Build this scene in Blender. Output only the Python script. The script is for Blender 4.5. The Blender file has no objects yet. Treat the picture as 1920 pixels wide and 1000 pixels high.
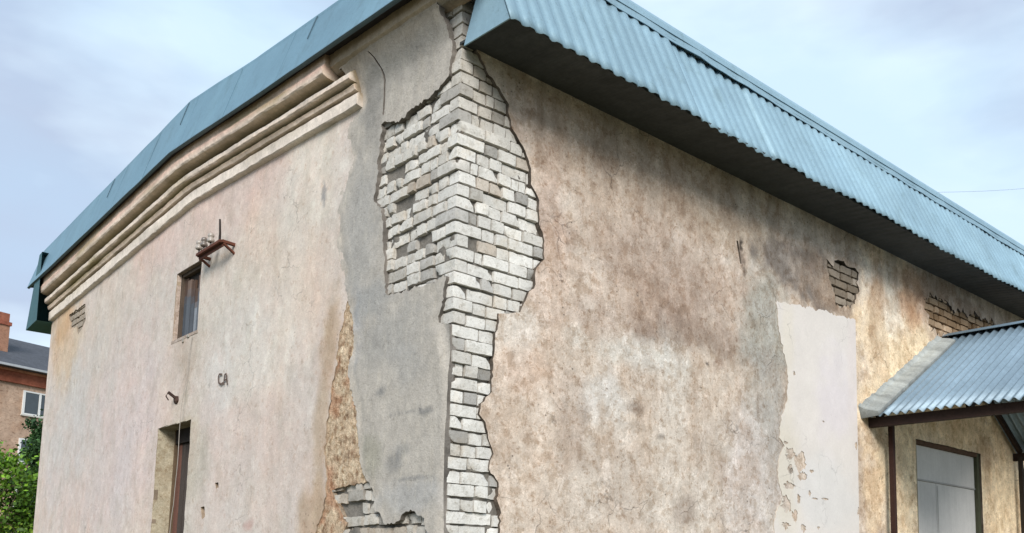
import bpy, bmesh, math, random
import numpy as np
from mathutils import Vector, Matrix
from mathutils.geometry import delaunay_2d_cdt

sc = bpy.context.scene
col = sc.collection
random.seed(7)
RNG = np.random.default_rng(11)

# ------------------------------------------------------------------ camera
F_PX, CY = 1708.0, 846.0                       # focal length and optical centre row for a 1920 x 1000 frame
PIT, ROL, YAW = math.radians(7.24), math.radians(1.41), math.radians(49.4)
_f = np.array([math.cos(YAW)*math.cos(PIT), math.sin(YAW)*math.cos(PIT), math.sin(PIT)])
_r = np.array([math.sin(YAW), -math.cos(YAW), 0.0])
_u = np.cross(_r, _f)
RT = math.cos(ROL)*_r + math.sin(ROL)*_u
UP = -math.sin(ROL)*_r + math.cos(ROL)*_u
FW = _f
CAM = np.array([-3.94842304, -5.32576064, 1.6])
cd = bpy.data.cameras.new('camera'); cam = bpy.data.objects.new('camera', cd); col.objects.link(cam)
cam.matrix_world = Matrix(((RT[0], UP[0], -FW[0], CAM[0]), (RT[1], UP[1], -FW[1], CAM[1]),
                           (RT[2], UP[2], -FW[2], CAM[2]), (0, 0, 0, 1)))
cd.sensor_width = 36; cd.lens = 36*F_PX/1920; cd.shift_y = (CY-500)/1920
cd.clip_end = 3000; cd.clip_start = 0.05
sc.camera = cam

# ------------------------------------------------------------------ world, sun, exposure
SUN_EL, SUN_AZ = math.radians(31), math.radians(219)    # azimuth clockwise from +Y: the sun stands behind the camera
w = bpy.data.worlds.new('World'); sc.world = w; w.use_nodes = True
nt = w.node_tree; nt.nodes.clear()
N = nt.nodes.new; LK = nt.links.new
out = N('ShaderNodeOutputWorld'); bg = N('ShaderNodeBackground'); sky = N('ShaderNodeTexSky')
sky.sky_type = 'NISHITA'; sky.sun_disc = False; sky.sun_elevation = SUN_EL; sky.sun_rotation = SUN_AZ
sky.air_density = 1.0; sky.dust_density = 1.5; sky.ozone_density = 1.0
tc = N('ShaderNodeTexCoord'); mp = N('ShaderNodeMapping'); mp.inputs['Scale'].default_value = (1.0, 1.0, 2.6)
mp.inputs['Location'].default_value = (0.35, 0.9, 0.0)
n1 = N('ShaderNodeTexNoise'); n1.inputs['Scale'].default_value = 2.1; n1.inputs['Detail'].default_value = 7
n1.inputs['Roughness'].default_value = 0.52; n1.inputs['Distortion'].default_value = 0.35
rp = N('ShaderNodeValToRGB'); rp.color_ramp.elements[0].position = 0.36; rp.color_ramp.elements[1].position = 0.72
n2 = N('ShaderNodeTexNoise'); n2.inputs['Scale'].default_value = 1.7; n2.inputs['Detail'].default_value = 6
cr = N('ShaderNodeValToRGB')
cr.color_ramp.elements[0].position = 0.44; cr.color_ramp.elements[0].color = (3.1, 3.5, 4.5, 1)
cr.color_ramp.elements[1].position = 0.57; cr.color_ramp.elements[1].color = (5.2, 6.1, 6.8, 1)
hz = N('ShaderNodeMixRGB'); hz.blend_type = 'MIX'; hz.inputs['Color2'].default_value = (3.6, 5.2, 6.6, 1); hz.inputs['Fac'].default_value = 0.75
mx = N('ShaderNodeMixRGB')
mfac = N('ShaderNodeMapRange'); mfac.inputs['To Min'].default_value = 0.45; mfac.inputs['To Max'].default_value = 0.96
LK(tc.outputs['Generated'], mp.inputs['Vector']); LK(mp.outputs[0], n1.inputs['Vector']); LK(mp.outputs[0], n2.inputs['Vector'])
LK(n1.outputs['Fac'], rp.inputs['Fac']); LK(n2.outputs['Fac'], cr.inputs['Fac'])
LK(sky.outputs[0], hz.inputs['Color1']); LK(hz.outputs[0], mx.inputs['Color1']); LK(cr.outputs[0], mx.inputs['Color2'])
LK(rp.outputs[0], mfac.inputs['Value']); LK(mfac.outputs[0], mx.inputs['Fac'])
LK(mx.outputs[0], bg.inputs['Color']); LK(bg.outputs[0], out.inputs['Surface'])
bg.inputs['Strength'].default_value = 0.1
sl = bpy.data.lights.new('sun', 'SUN'); sl.energy = 2.25; sl.angle = math.radians(24); sl.color = (1.0, 0.958, 0.90)
so = bpy.data.objects.new('sun', sl); col.objects.link(so)
sdir = Vector((math.sin(SUN_AZ)*math.cos(SUN_EL), math.cos(SUN_AZ)*math.cos(SUN_EL), math.sin(SUN_EL)))
so.rotation_euler = sdir.to_track_quat('Z', 'Y').to_euler(); so.location = (-20, -20, 30)
sc.view_settings.view_transform = 'Standard'; sc.view_settings.look = 'None'
sc.view_settings.exposure = 0.8; sc.view_settings.gamma = 1.0; sc.view_settings.use_curve_mapping = False

# ------------------------------------------------------------------ helpers
def ray(x, y): return FW + RT*((x-960)/F_PX) + UP*((CY-y)/F_PX)
def LW(x, y, off=0.0):            # a point of the photograph on the gable wall: (distance along it, height)
    d = ray(x, y); t = (-off-CAM[0])/d[0]; p = CAM+d*t; return (p[1], p[2])
def RW(x, y, off=0.0):            # the same on the long wall
    d = ray(x, y); t = (-off-CAM[1])/d[1]; p = CAM+d*t; return (p[0], p[2])
def wl(s, z, off): return np.stack([-np.asarray(off)+0*s, s, z], -1)
def wr(s, z, off): return np.stack([s, -np.asarray(off)+0*s, z], -1)

def lin(c):
    c = np.asarray(c, float)/255.0
    return np.where(c <= 0.04045, c/12.92, ((c+0.055)/1.055)**2.4)

def _hash(ix, iy, seed):
    h = (ix.astype(np.int64)*374761393 + iy.astype(np.int64)*668265263 + seed*362437) & 0xffffffff
    h = ((h ^ (h >> 13))*1274126177) & 0xffffffff
    h = h ^ (h >> 16)
    return (h & 0xffff)/65535.0
def vnoise(x, y, seed=0):
    x = np.asarray(x, float); y = np.asarray(y, float)
    ix = np.floor(x); iy = np.floor(y); fx = x-ix; fy = y-iy
    fx = fx*fx*(3-2*fx); fy = fy*fy*(3-2*fy)
    a = _hash(ix, iy, seed); b = _hash(ix+1, iy, seed); c = _hash(ix, iy+1, seed); d = _hash(ix+1, iy+1, seed)
    return (a*(1-fx)+b*fx)*(1-fy) + (c*(1-fx)+d*fx)*fy
def fbm(x, y, seed=0, octv=4, g=0.5):
    s = 0; a = 1; t = 0
    for k in range(octv):
        s = s + a*vnoise(np.asarray(x)*2**k+17.3*k, np.asarray(y)*2**k+5.1*k, seed+k); t += a; a *= g
    return s/t*2-1                                           # -1 .. 1
def sstep(a, b, x):
    t = np.clip((x-a)/(b-a), 0, 1); return t*t*(3-2*t)

def inpoly(P, poly):
    P = np.asarray(P, float); x, y = P[:, 0], P[:, 1]; r = np.zeros(len(P), bool); n = len(poly)
    for i in range(n):
        x0, y0 = poly[i]; x1, y1 = poly[(i+1) % n]
        if y0 == y1: continue
        c = ((y0 > y) != (y1 > y)) & (x < (x1-x0)*(y-y0)/(y1-y0)+x0)
        r ^= c
    return r
def segdist(P, poly):
    P = np.asarray(P, float); d = np.full(len(P), 1e9)
    for i in range(len(poly)):
        a = np.array(poly[i]); b = np.array(poly[(i+1) % len(poly)]); ab = b-a; l = ab@ab
        if l < 1e-14: continue
        t = np.clip(((P-a)@ab)/l, 0, 1); d = np.minimum(d, np.linalg.norm(P-a-t[:, None]*ab, axis=1))
    return d
def rough(poly, amp, step, seed, closed=True, skip=None):
    """subdivide an outline and make it ragged; skip(a,b) keeps straight sides straight"""
    o = []; n = len(poly)
    for i in range(n if closed else n-1):
        a = np.array(poly[i], float); b = np.array(poly[(i+1) % n], float); L = np.linalg.norm(b-a)
        if skip and skip(a, b):
            o.append(tuple(a)); continue
        k = max(1, int(L/step)); nr = np.array([-(b-a)[1], (b-a)[0]])/max(L, 1e-9)
        for j in range(k):
            p = a+(b-a)*j/k
            q = p + nr*amp*float(fbm(p[0]*9+3, p[1]*9, seed, 3, .65)) + nr*amp*.45*float(RNG.uniform(-1, 1))
            o.append((q[0], q[1]))
    if not closed: o.append(tuple(poly[-1]))
    return o

class MB:
    def __init__(s): s.v = []; s.f = []; s.c = []
    def add(s, V, Fs, c=(1, 1, 1)):
        b = len(s.v); V = np.asarray(V, float); s.v.extend(map(tuple, V))
        c = np.asarray(c, float)
        s.c.extend(map(tuple, c if c.ndim == 2 else np.tile(c, (len(V), 1))))
        s.f.extend([tuple(b+i for i in f) for f in Fs])
    def box(s, lo, hi, c=(1, 1, 1)):
        x0, y0, z0 = lo; x1, y1, z1 = hi
        s.add([(x0,y0,z0),(x1,y0,z0),(x1,y1,z0),(x0,y1,z0),(x0,y0,z1),(x1,y0,z1),(x1,y1,z1),(x0,y1,z1)],
              [(0,3,2,1),(4,5,6,7),(0,1,5,4),(1,2,6,5),(2,3,7,6),(3,0,4,7)], c)
    def bar(s, p, q, wd, ht, c=(1, 1, 1), up=(0, 0, 1)):
        p = np.array(p, float); q = np.array(q, float); d = (q-p)/np.linalg.norm(q-p)
        r = np.cross(d, up); r /= np.linalg.norm(r); u = np.cross(r, d)
        V = [e+r*a*wd/2+u*b*ht/2 for e in (p, q) for a, b in ((-1,-1),(1,-1),(1,1),(-1,1))]
        s.add(V, [(0,1,2,3),(7,6,5,4),(0,4,5,1),(1,5,6,2),(2,6,7,3),(3,7,4,0)], c)
    def tube(s, pts, rad, c=(1, 1, 1), n=8, cap=True):
        pts = [np.array(p, float) for p in pts]; m = len(pts)
        rad = rad if hasattr(rad, '__len__') else [rad]*m
        V = []
        for i in range(m):
            d = pts[min(i+1, m-1)]-pts[max(i-1, 0)]; d /= max(np.linalg.norm(d), 1e-9)
            a = np.array([0, 0, 1.]) if abs(d[2]) < .9 else np.array([1., 0, 0])
            r = np.cross(d, a); r /= np.linalg.norm(r); u = np.cross(r, d)
            for k in range(n):
                t = 2*math.pi*k/n; V.append(pts[i]+rad[i]*(math.cos(t)*r+math.sin(t)*u))
        Fs = [(i*n+k, i*n+(k+1) % n, (i+1)*n+(k+1) % n, (i+1)*n+k) for i in range(m-1) for k in range(n)]
        if cap: Fs += [tuple(range(n))[::-1], tuple((m-1)*n+k for k in range(n))]
        s.add(V, Fs, c)
    def prism(s, prof, axis_pts, c=(1, 1, 1)): pass
    def build(s, name, mat, parent=None, smooth=False):
        me = bpy.data.meshes.new(name); me.from_pydata(s.v, [], s.f); me.update()
        a = me.color_attributes.new('Col', 'FLOAT_COLOR', 'POINT')
        cc = np.ones((len(s.v), 4), np.float32); cc[:, :3] = np.array(s.c, np.float32).reshape(-1, 3)
        a.data.foreach_set('color', cc.ravel())
        if smooth: me.polygons.foreach_set('use_smooth', [True]*len(me.polygons))
        me.materials.append(mat)
        o = bpy.data.objects.new(name, me); col.objects.link(o)
        if parent: o.parent = parent
        return o

def tag(o, label, cat=None, group=None, kind=None):
    if label: o['label'] = label
    if cat: o['category'] = cat
    if group: o['group'] = group
    if kind: o['kind'] = kind
    return o
def empty(name, loc=(0, 0, 0), rz=0):
    o = bpy.data.objects.new(name, None); o.location = loc; o.rotation_euler = (0, 0, rz); o.empty_display_size = .2
    col.objects.link(o); return o
def adopt(o, root):                  # keep world-space mesh data under a root that is not at the origin
    o.parent = root; o.matrix_parent_inverse = root_inv(root); return o
def root_inv(r):
    return (Matrix.Translation(r.location) @ Matrix.Rotation(r.rotation_euler.z, 4, 'Z')).inverted()

# ------------------------------------------------------------------ materials
def mat(name, rough_=.85, noise=((6, .16), (40, .12)), bump=((30, .4, .01), (140, .25, .003)), streak=0.0, speck=0.0,
        metal=0.0, base=None, crackle=0.0, spec=.3, mottle=()):
    """vertex colour (what the surface itself is) broken up by procedural noise, with bump"""
    m = bpy.data.materials.new(name); m.use_nodes = True; t = m.node_tree; n = t.nodes; l = t.links
    b = n['Principled BSDF']; b.inputs['Roughness'].default_value = rough_; b.inputs['Metallic'].default_value = metal
    b.inputs['Specular IOR Level'].default_value = spec
    tc = n.new('ShaderNodeTexCoord')
    if base is None:
        a = n.new('ShaderNodeVertexColor'); a.layer_name = 'Col'; c = a.outputs['Color']
    else:
        a = n.new('ShaderNodeRGB'); a.outputs[0].default_value = (*base, 1); c = a.outputs[0]
    def mul(c, facsock, lo, hi):
        r = n.new('ShaderNodeMapRange'); r.inputs['From Min'].default_value = .25; r.inputs['From Max'].default_value = .75
        r.inputs['To Min'].default_value = lo; r.inputs['To Max'].default_value = hi
        l.new(facsock, r.inputs['Value'])
        x = n.new('ShaderNodeVectorMath'); x.operation = 'SCALE'; l.new(c, x.inputs[0]); l.new(r.outputs[0], x.inputs['Scale'])
        return x.outputs[0]
    def nz(scale, det=6, sc3=None, rg=.6):
        x = n.new('ShaderNodeTexNoise'); x.inputs['Scale'].default_value = scale; x.inputs['Detail'].default_value = det
        x.inputs['Roughness'].default_value = rg
        if sc3:
            mp = n.new('ShaderNodeMapping'); mp.inputs['Scale'].default_value = sc3
            l.new(tc.outputs['Object'], mp.inputs['Vector']); l.new(mp.outputs[0], x.inputs['Vector'])
        else: l.new(tc.outputs['Object'], x.inputs['Vector'])
        return x.outputs['Fac']
    for s, a_ in noise: c = mul(c, nz(s), 1-a_, 1+a_)
    for s, lo, hi, mc_, sc3 in mottle:
        r = n.new('ShaderNodeMapRange'); r.inputs['From Min'].default_value = lo; r.inputs['From Max'].default_value = hi
        l.new(nz(s, 8, sc3, .68), r.inputs['Value'])
        y = n.new('ShaderNodeVectorMath'); y.operation = 'MULTIPLY'; y.inputs[1].default_value = mc_; l.new(c, y.inputs[0])
        x = n.new('ShaderNodeMixRGB'); l.new(r.outputs[0], x.inputs['Fac']); l.new(c, x.inputs['Color1']); l.new(y.outputs[0], x.inputs['Color2']); c = x.outputs[0]
    if streak:
        c = mul(c, nz(4, 6, (3.2, 3.2, .28)), 1-streak, 1+streak)
        c = mul(c, nz(9, 5, (3, 3, .2)), 1-streak*.6, 1+streak*.6)
    if speck:
        x = n.new('ShaderNodeTexVoronoi'); x.inputs['Scale'].default_value = 16; x.inputs['Randomness'].default_value = 1
        l.new(tc.outputs['Object'], x.inputs['Vector'])
        mk = n.new('ShaderNodeMapRange'); mk.inputs['From Min'].default_value = .1; mk.inputs['From Max'].default_value = .17
        mk.inputs['To Min'].default_value = 1; mk.inputs['To Max'].default_value = 0; l.new(x.outputs['Distance'], mk.inputs['Value'])
        g = n.new('ShaderNodeMapRange'); g.inputs['From Min'].default_value = .54; g.inputs['From Max'].default_value = .62
        l.new(nz(2.3, 3), g.inputs['Value'])
        k = n.new('ShaderNodeMath'); k.operation = 'MULTIPLY'; l.new(mk.outputs[0], k.inputs[0]); l.new(g.outputs[0], k.inputs[1])
        k2 = n.new('ShaderNodeMath'); k2.operation = 'MULTIPLY_ADD'; k2.inputs[1].default_value = -speck; k2.inputs[2].default_value = 1
        l.new(k.outputs[0], k2.inputs[0])
        y = n.new('ShaderNodeVectorMath'); y.operation = 'SCALE'; l.new(c, y.inputs[0]); l.new(k2.outputs[0], y.inputs['Scale']); c = y.outputs[0]
    if crackle:
        ds = n.new('ShaderNodeTexNoise'); ds.inputs['Scale'].default_value = 3.5; ds.inputs['Detail'].default_value = 5
        l.new(tc.outputs['Object'], ds.inputs['Vector'])
        ad = n.new('ShaderNodeMixRGB'); ad.blend_type = 'ADD'; ad.inputs['Fac'].default_value = .35
        l.new(tc.outputs['Object'], ad.inputs['Color1']); l.new(ds.outputs['Color'], ad.inputs['Color2'])
        x = n.new('ShaderNodeTexVoronoi'); x.feature = 'DISTANCE_TO_EDGE'; x.inputs['Scale'].default_value = 2.6
        l.new(ad.outputs[0], x.inputs['Vector'])
        mk = n.new('ShaderNodeMapRange'); mk.inputs['From Min'].default_value = .004; mk.inputs['From Max'].default_value = .014
        mk.inputs['To Min'].default_value = 1; mk.inputs['To Max'].default_value = 0; l.new(x.outputs['Distance'], mk.inputs['Value'])
        g = n.new('ShaderNodeMapRange'); g.inputs['From Min'].default_value = .52; g.inputs['From Max'].default_value = .64
        l.new(nz(1.3, 3), g.inputs['Value'])
        k = n.new('ShaderNodeMath'); k.operation = 'MULTIPLY'; l.new(mk.outputs[0], k.inputs[0]); l.new(g.outputs[0], k.inputs[1])
        k2 = n.new('ShaderNodeMath'); k2.operation = 'MULTIPLY_ADD'; k2.inputs[1].default_value = -crackle; k2.inputs[2].default_value = 1
        l.new(k.outputs[0], k2.inputs[0])
        y = n.new('ShaderNodeVectorMath'); y.operation = 'SCALE'; l.new(c, y.inputs[0]); l.new(k2.outputs[0], y.inputs['Scale']); c = y.outputs[0]
    l.new(c, b.inputs['Base Color'])
    prev = None
    for s, st, dist in bump:
        x = n.new('ShaderNodeBump'); x.inputs['Strength'].default_value = st; x.inputs['Distance'].default_value = dist
        l.new(nz(s, 5), x.inputs['Height'])
        if prev: l.new(prev, x.inputs['Normal'])
        prev = x.outputs['Normal']
    if prev: l.new(prev, b.inputs['Normal'])
    return m

M_plaster = mat('plaster', .92, ((3, .10), (11, .14), (42, .15), (130, .14), (260, .10)), ((18, .5, .012), (85, .6, .006)), streak=.06, speck=.6, crackle=.5,
     mottle=((2.6, .46, .60, (.86, .81, .77), (1, 1, .8)), (5, .53, .575, (1.13, 1.14, 1.16), None), (13, .54, .58, (1.10, 1.11, 1.12), None), (8, .52, .59, (.80, .755, .71), None), (24, .57, .62, (.76, .70, .65), None), (30, .55, .60, (1.11, 1.12, 1.13), None), (70, .60, .64, (.64, .58, .53), None), (3, .55, .68, (.90, .87, .84), (4, 4, .35))))
M_gable = mat('gable_plaster', .92, ((2.2, .07), (9, .09), (38, .10), (120, .12), (260, .08)), ((14, .5, .010), (85, .55, .005)), streak=.03, speck=.4, crackle=.35,
     mottle=((1.6, .48, .66, (1.02, .96, .94), None), (3.2, .50, .62, (.90, .90, .88), (1, 1, .7)), (7, .53, .60, (1.07, 1.09, 1.09), None), (16, .57, .63, (.88, .83, .79), None), (45, .60, .65, (.80, .75, .70), None)))
M_smooth = mat('smooth_plaster', .9, ((5, .04), (50, .05), (180, .05)), ((25, .25, .006), (110, .3, .003)), speck=.12, crackle=.25)
M_cement = mat('cement', .93, ((4, .08), (18, .09), (90, .13), (220, .10)), ((14, .5, .014), (60, .6, .006), (160, .5, .003)), streak=.03,
     mottle=((3.5, .50, .64, (.92, .92, .92), (1, 1, .7)), (11, .54, .62, (.89, .89, .89), None), (14, .53, .60, (1.09, 1.09, 1.08), (1, 1, .5)), (40, .57, .63, (.80, .79, .78), None), (6, .55, .60, (1.06, 1.05, 1.03), (2.5, 2.5, .5))))
M_rubble = mat('rubble_plaster', .95, ((6, .12), (30, .22), (90, .28), (200, .18)), ((30, .8, .015), (90, .8, .008)), mottle=((18, .5, .62, (.60, .52, .44), None), (22, .54, .64, (1.35, 1.38, 1.4), None), (55, .55, .65, (.55, .47, .40), None)))
M_brick = mat('silicate_brick', .92, ((9, .06), (45, .10), (160, .12)), ((30, .6, .008), (120, .6, .004)),
     mottle=((11, .53, .63, (.82, .81, .79), None), (30, .56, .63, (.76, .74, .71), None), (3.5, .52, .68, (.95, .90, .84), None), (70, .60, .66, (.62, .60, .57), None)))
M_mortar = mat('mortar', .95, ((12, .2), (60, .25)), ((40, .8, .012), (130, .6, .005)))
M_core = mat('old_masonry', .95, ((8, .2), (40, .2)), ((30, .6, .01),))
M_cornice = mat('moulded_plaster', .92, ((5, .15), (22, .15), (90, .14)), ((25, .5, .010), (110, .4, .004)), streak=.04)
M_sheet = mat('painted_sheet', .55, ((3, .08), (30, .06), (140, .05)), ((2.2, .35, .03), (60, .06, .002)), metal=.2, spec=.45,
     mottle=((1.1, .48, .66, (1.12, 1.10, 1.08), (1, 1, .5)), (4, .54, .66, (.84, .84, .82), (1, 1, .4)), (40, .60, .68, (.72, .70, .66), None)))
M_zinc = mat('galvanised_sheet', .5, ((3, .10), (18, .12), (90, .10)), ((40, .1, .003),), metal=.25, spec=.4)
M_soffit = mat('soffit_board', .85, ((5, .25), (25, .2)), ((20, .3, .006),))
M_rust = mat('rusty_steel', .8, ((12, .3), (60, .3)), ((60, .5, .003),))
M_wood = mat('weathered_wood', .88, ((8, .15), (60, .15)), ((40, .4, .004),), streak=.3)
M_door = mat('painted_door', .6, ((4, .06), (25, .05), (120, .05)), ((30, .2, .003),), streak=.06)
M_porc = mat('porcelain', .25, ((20, .06),), (), spec=.6)
M_paint = mat('faded_paint', .9, ((60, .2),), ())
M_ground = mat('ground_soil', .95, ((.6, .25), (6, .25), (60, .2)), ((8, .6, .05), (60, .5, .01)))
M_hbrick = mat('house_wall', .9, ((.8, .14), (3, .16), (9, .2)), ((12, .4, .02),), mottle=((.5, .48, .6, (.84, .76, .70), None), (2.2, .54, .62, (1.15, 1.16, 1.16), (1, 1, .5)), (5, .56, .62, (.66, .60, .56), (1, 1, 3))))
M_hroof = mat('house_roof', .8, ((1.2, .2), (6, .25), (20, .3)), ((6, .5, .05),))
M_frame = mat('white_frame', .5, ((20, .05),), ())
M_glass = mat('dark_glass', .08, ((2, .3),), (), base=(.03, .04, .05), spec=.8)
M_bark = mat('bark', .95, ((8, .25), (40, .25)), ((20, .8, .02),))
M_leaf = mat('leaf', .6, ((1.2, .2), (12, .25)), ())
M_wire = mat('wire', .6, ((30, .1),), ())

# ------------------------------------------------------------------ plaster sheets cut to traced outlines
def sheet(name, wall, outer, holes, step, off, thick, colour, m, parent, jitter=.3, smooth=True, edge=(92, 84, 76)):
    """a real layer on a wall: triangulated with its ragged outline and holes, given a thickness"""
    outer = [tuple(map(float, p)) for p in outer]; holes = [[tuple(map(float, p)) for p in h] for h in holes]
    O = np.array(outer); lo = O.min(0); hi = O.max(0)
    gx, gy = np.meshgrid(np.arange(lo[0]+step/2, hi[0], step), np.arange(lo[1]+step/2, hi[1], step))
    G = np.stack([gx.ravel(), gy.ravel()], 1); G = G+RNG.uniform(-jitter, jitter, G.shape)*step
    k = inpoly(G, outer)
    for h in holes: k &= ~inpoly(G, h)
    G = G[k]
    k = segdist(G, outer) > step*.35
    for h in holes:
        H = np.array(h); nr = ((G > H.min(0)-step) & (G < H.max(0)+step)).all(1)
        if nr.any():
            idx = np.where(nr)[0]; k[idx] &= segdist(G[idx], h) > step*.35
    G = G[k]
    V = []; E = []
    for lp in [outer]+holes:
        b = len(V); V += lp; E += [(b+i, b+(i+1) % len(lp)) for i in range(len(lp))]
    allv = [Vector(p) for p in V]+[Vector(p) for p in G]
    r = delaunay_2d_cdt(allv, E, [], 0, 1e-6, False)
    P = np.array([tuple(v) for v in r[0]]); T = np.array([f for f in r[2]])
    cen = P[T].mean(1); k = inpoly(cen, outer)
    for h in holes: k &= ~inpoly(cen, h)
    T = T[k]
    used = np.unique(T); mp_ = -np.ones(len(P), int); mp_[used] = np.arange(len(used)); P = P[used]; T = mp_[T]
    s, z = P[:, 0], P[:, 1]
    of = off(s, z) if callable(off) else np.full(len(P), off)
    W = wall(s, z, of)
    C = colour(s, z)
    # orientation: front faces away from the wall
    a, b, c = W[T[0]]; nrm = np.cross(b-a, c-a); outw = wall(np.array([0.]), np.array([0.]), np.array([1.]))[0]
    if nrm@outw < 0: T = T[:, ::-1]
    cnt = {}
    for t in T:
        for i in range(3):
            e = (int(t[i]), int(t[(i+1) % 3])); cnt[e] = 1
    bd = [e for e in cnt if (e[1], e[0]) not in cnt]
    bv = sorted({v for e in bd for v in e}); bi = {v: i for i, v in enumerate(bv)}; n0 = len(P)
    Wb = wall(s[bv], z[bv], of[bv]-thick); Wf = W[bv]
    nb = len(bv)
    allW = np.vstack([W, Wf, Wb]); eg = lin(edge)[None]*(1+.8*fbm(s[bv]*8, z[bv]*8, 44, 3))[:, None]; allC = np.vstack([C, eg, eg])
    Fs = [tuple(map(int, t)) for t in T]+[(n0+bi[a], n0+nb+bi[a], n0+nb+bi[b], n0+bi[b]) for a, b in bd]
    mb = MB(); mb.add(allW, Fs, allC)
    return mb.build(name, m, parent, smooth)

def blob(s, z, c, rs, rz, seed, edge=.5, warp=.55, fr=3.0):
    d = np.sqrt(((s-c[0])/rs)**2+((z-c[1])/rz)**2)
    fr = max(fr, .75/min(rs, rz)); d = d+warp*1.35*fbm(s*fr+c[0]*3, z*fr+c[1]*5, seed, 5, .66)
    return sstep(1+edge, 1-edge, d)
def paint(s, z, base, blobs, wfun, mpp):
    C = np.tile(lin(base), (len(s), 1))
    for i, (px, py, rx, ry, c, st, *ed) in enumerate(blobs):
        ce = wfun(px, py); e = wfun(px+rx, py); g = wfun(px, py-ry)
        rs = abs(e[0]-ce[0]); rz = abs(g[1]-ce[1])
        k = blob(s, z, ce, max(rs, .01), max(rz, .01), 31+i*7, ed[0] if ed else .55)*st
        C = C*(1-k[:, None])+lin(c)*k[:, None]
    return C

# ================================================================== THE BUILDING
bld = empty('old_building')
tag(bld, 'weathered pink and tan plastered building whose peeling corner bares white bricks', 'building')
LEN, WID = 14.0, 11.55
def zb_cornice(y): return np.interp(y, [-.5, 1.55, 3.03, 5.2, 7.56, 11.6], [5.70, 5.75, 5.85, 5.985, 5.89, 5.72])
def zb_apron(y): return np.interp(y, [-.6, .52, 3.07, 5.5, 11.0, 12.4], [6.01, 6.097, 6.289, 6.505, 6.338, 6.31])
def zt_apron(y): return np.interp(y, [-.6, 1.76, 3.59, 5.46, 12.2], [6.50, 6.795, 6.99, 7.235, 7.02])

# --- openings
WIN = [(4.93, 4.235), (5.70, 4.235), (5.70, 5.095), (4.93, 5.095)]
DOOR = [(4.92, 0.12), (5.98, 0.12), (5.98, 3.19), (4.92, 3.19)]
RDOOR = [(7.26, 0.12), (9.19, 0.12), (9.19, 3.32), (7.26, 3.32)]

# --- core masonry behind everything
grey = lambda c: (lambda s, z: np.tile(lin(c), (len(s), 1))*(1+.12*fbm(s*4, z*4, 3)[:, None]))
topL = [(y, float(zt_apron(y))-.12) for y in (11.52, 8, 5.46, 3, 1, 0.04)]
sheet('wall', wl, [(.04, -.3), (11.52, -.3)]+topL, [WIN, DOOR], .3, -.045, .34, grey((92, 88, 82)), M_core, bld)
sheet('wall', wr, [(.04, -.3), (LEN, -.3), (LEN, 6.3), (.04, 6.3)], [RDOOR], .3, -.045, .34, grey((92, 88, 82)), M_core, bld)
mb = MB(); mb.box((LEN-.3, .3, -.3), (LEN, WID-.3, 6.3), lin((160, 140, 120))); mb.box((.3, WID-.3, -.3), (LEN, WID, 6.6), lin((160, 140, 120)))
mb.build('wall', M_plaster, bld)

# --- outlines traced from the wall
PATCH_PX = [(640,22),(700,-30),(770,-75),(840,-110),(838,0),(838,30),(846,90),(838,140),(824,163),(800,186),(770,205),(748,226),(716,232),
            (712,262),(708,300),(704,340),(700,372),(712,398),(717,440),(718,500),(721,552),(745,549),(775,538),(805,528),(835,517),
            (828,560),(819,598),(828,604),(832,640),(837,670),(841,700),(842,760),(840,850),(836,910),(831,965),(826,1010),(822,1080),
            (800,1090),(806,1030),(800,1000),(793,973),(768,958),(752,962),(738,984),(722,985),(709,963),(697,952),(695,925),(688,908),
            (676,890),(669,850),(666,800),(664,770),(656,745),(651,720),(649,690),(660,640),(656,600),(650,565),(640,520),(631,470),
            (629,420),(633,365),(648,325),(660,292),(646,262),(650,225),(668,205),(676,190),(664,160),(650,128),(622,112),(610,70)]
patch0 = [LW(*p, .045) for p in PATCH_PX]
patch0 = [(max(a, .03), min(b, float(zb_apron(a))+.03)) for a, b in patch0]
PATCH = [((.008+.004*float(fbm(b*7, 2, 5, 2))) if b < 3.38 and a < .10 else max(a, .006), b) for a, b in rough(patch0, .026, .022, 5)]
LPL_PX = [(676,205),(676,240),(672,300),(655,340),(655,500),(664,560),(652,566),(646,600),(634,642),(630,690),(620,735),(614,800),(609,850),(613,900),(606,960),(590,1002),(578,1060),(586,1180)]
lb = [LW(*p, .022) for p in LPL_PX]
lpl = [(lb[0][0], float(zb_cornice(lb[0][0]))+.06)]+lb
lpl = rough(lpl, .034, .028, 9, closed=False)
lplaster = lpl+[(lpl[-1][0], -.25), (11.55, -.25), (11.55, 5.77)]+[(y, float(zb_cornice(y))+.06) for y in (9.5, 7.56, 6.2, 5.2, 4, 3.03, 2)]
FAINT_L = rough([LW(*p) for p in [(133,592),(152,578),(163,572),(163,600),(158,615),(150,628),(146,612),(136,618)]], .03, .06, 3)

RPL_PX = [(905,118),(918,140),(936,166),(955,196),(957,233),(972,258),(985,283),(992,302),(998,345),(1010,375),(1012,420),(1021,452),(1020,485),
          (1004,508),(1001,540),(986,556),(976,586),(958,590),(936,588),(930,625),(925,690),(922,735),(903,757),(901,775),(910,792),(918,820),
          (924,850),(917,880),(936,905),(932,935),(939,962),(936,1000),(928,1060),(945,1120)]
rb = [RW(*p, .025) for p in RPL_PX]
rpl = [(rb[0][0]-.1, 5.64)]+rb
rpl = rough(rpl, .020, .03, 21, closed=False)
rplaster = [(LEN, 5.64)]+rpl+[(rpl[-1][0], -.25), (LEN, -.25)]
FAINT_R1 = rough([RW(*p) for p in [(1548,492),(1575,490),(1604,512),(1606,545),(1600,572),(1580,578),(1560,566),(1556,530)]], .09, .04, 4)
FAINT_R2 = rough([RW(*p) for p in [(1728,556),(1760,560),(1800,585),(1860,606),(1850,640),(1800,648),(1770,632),(1738,612)]], .10, .04, 6)

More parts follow.
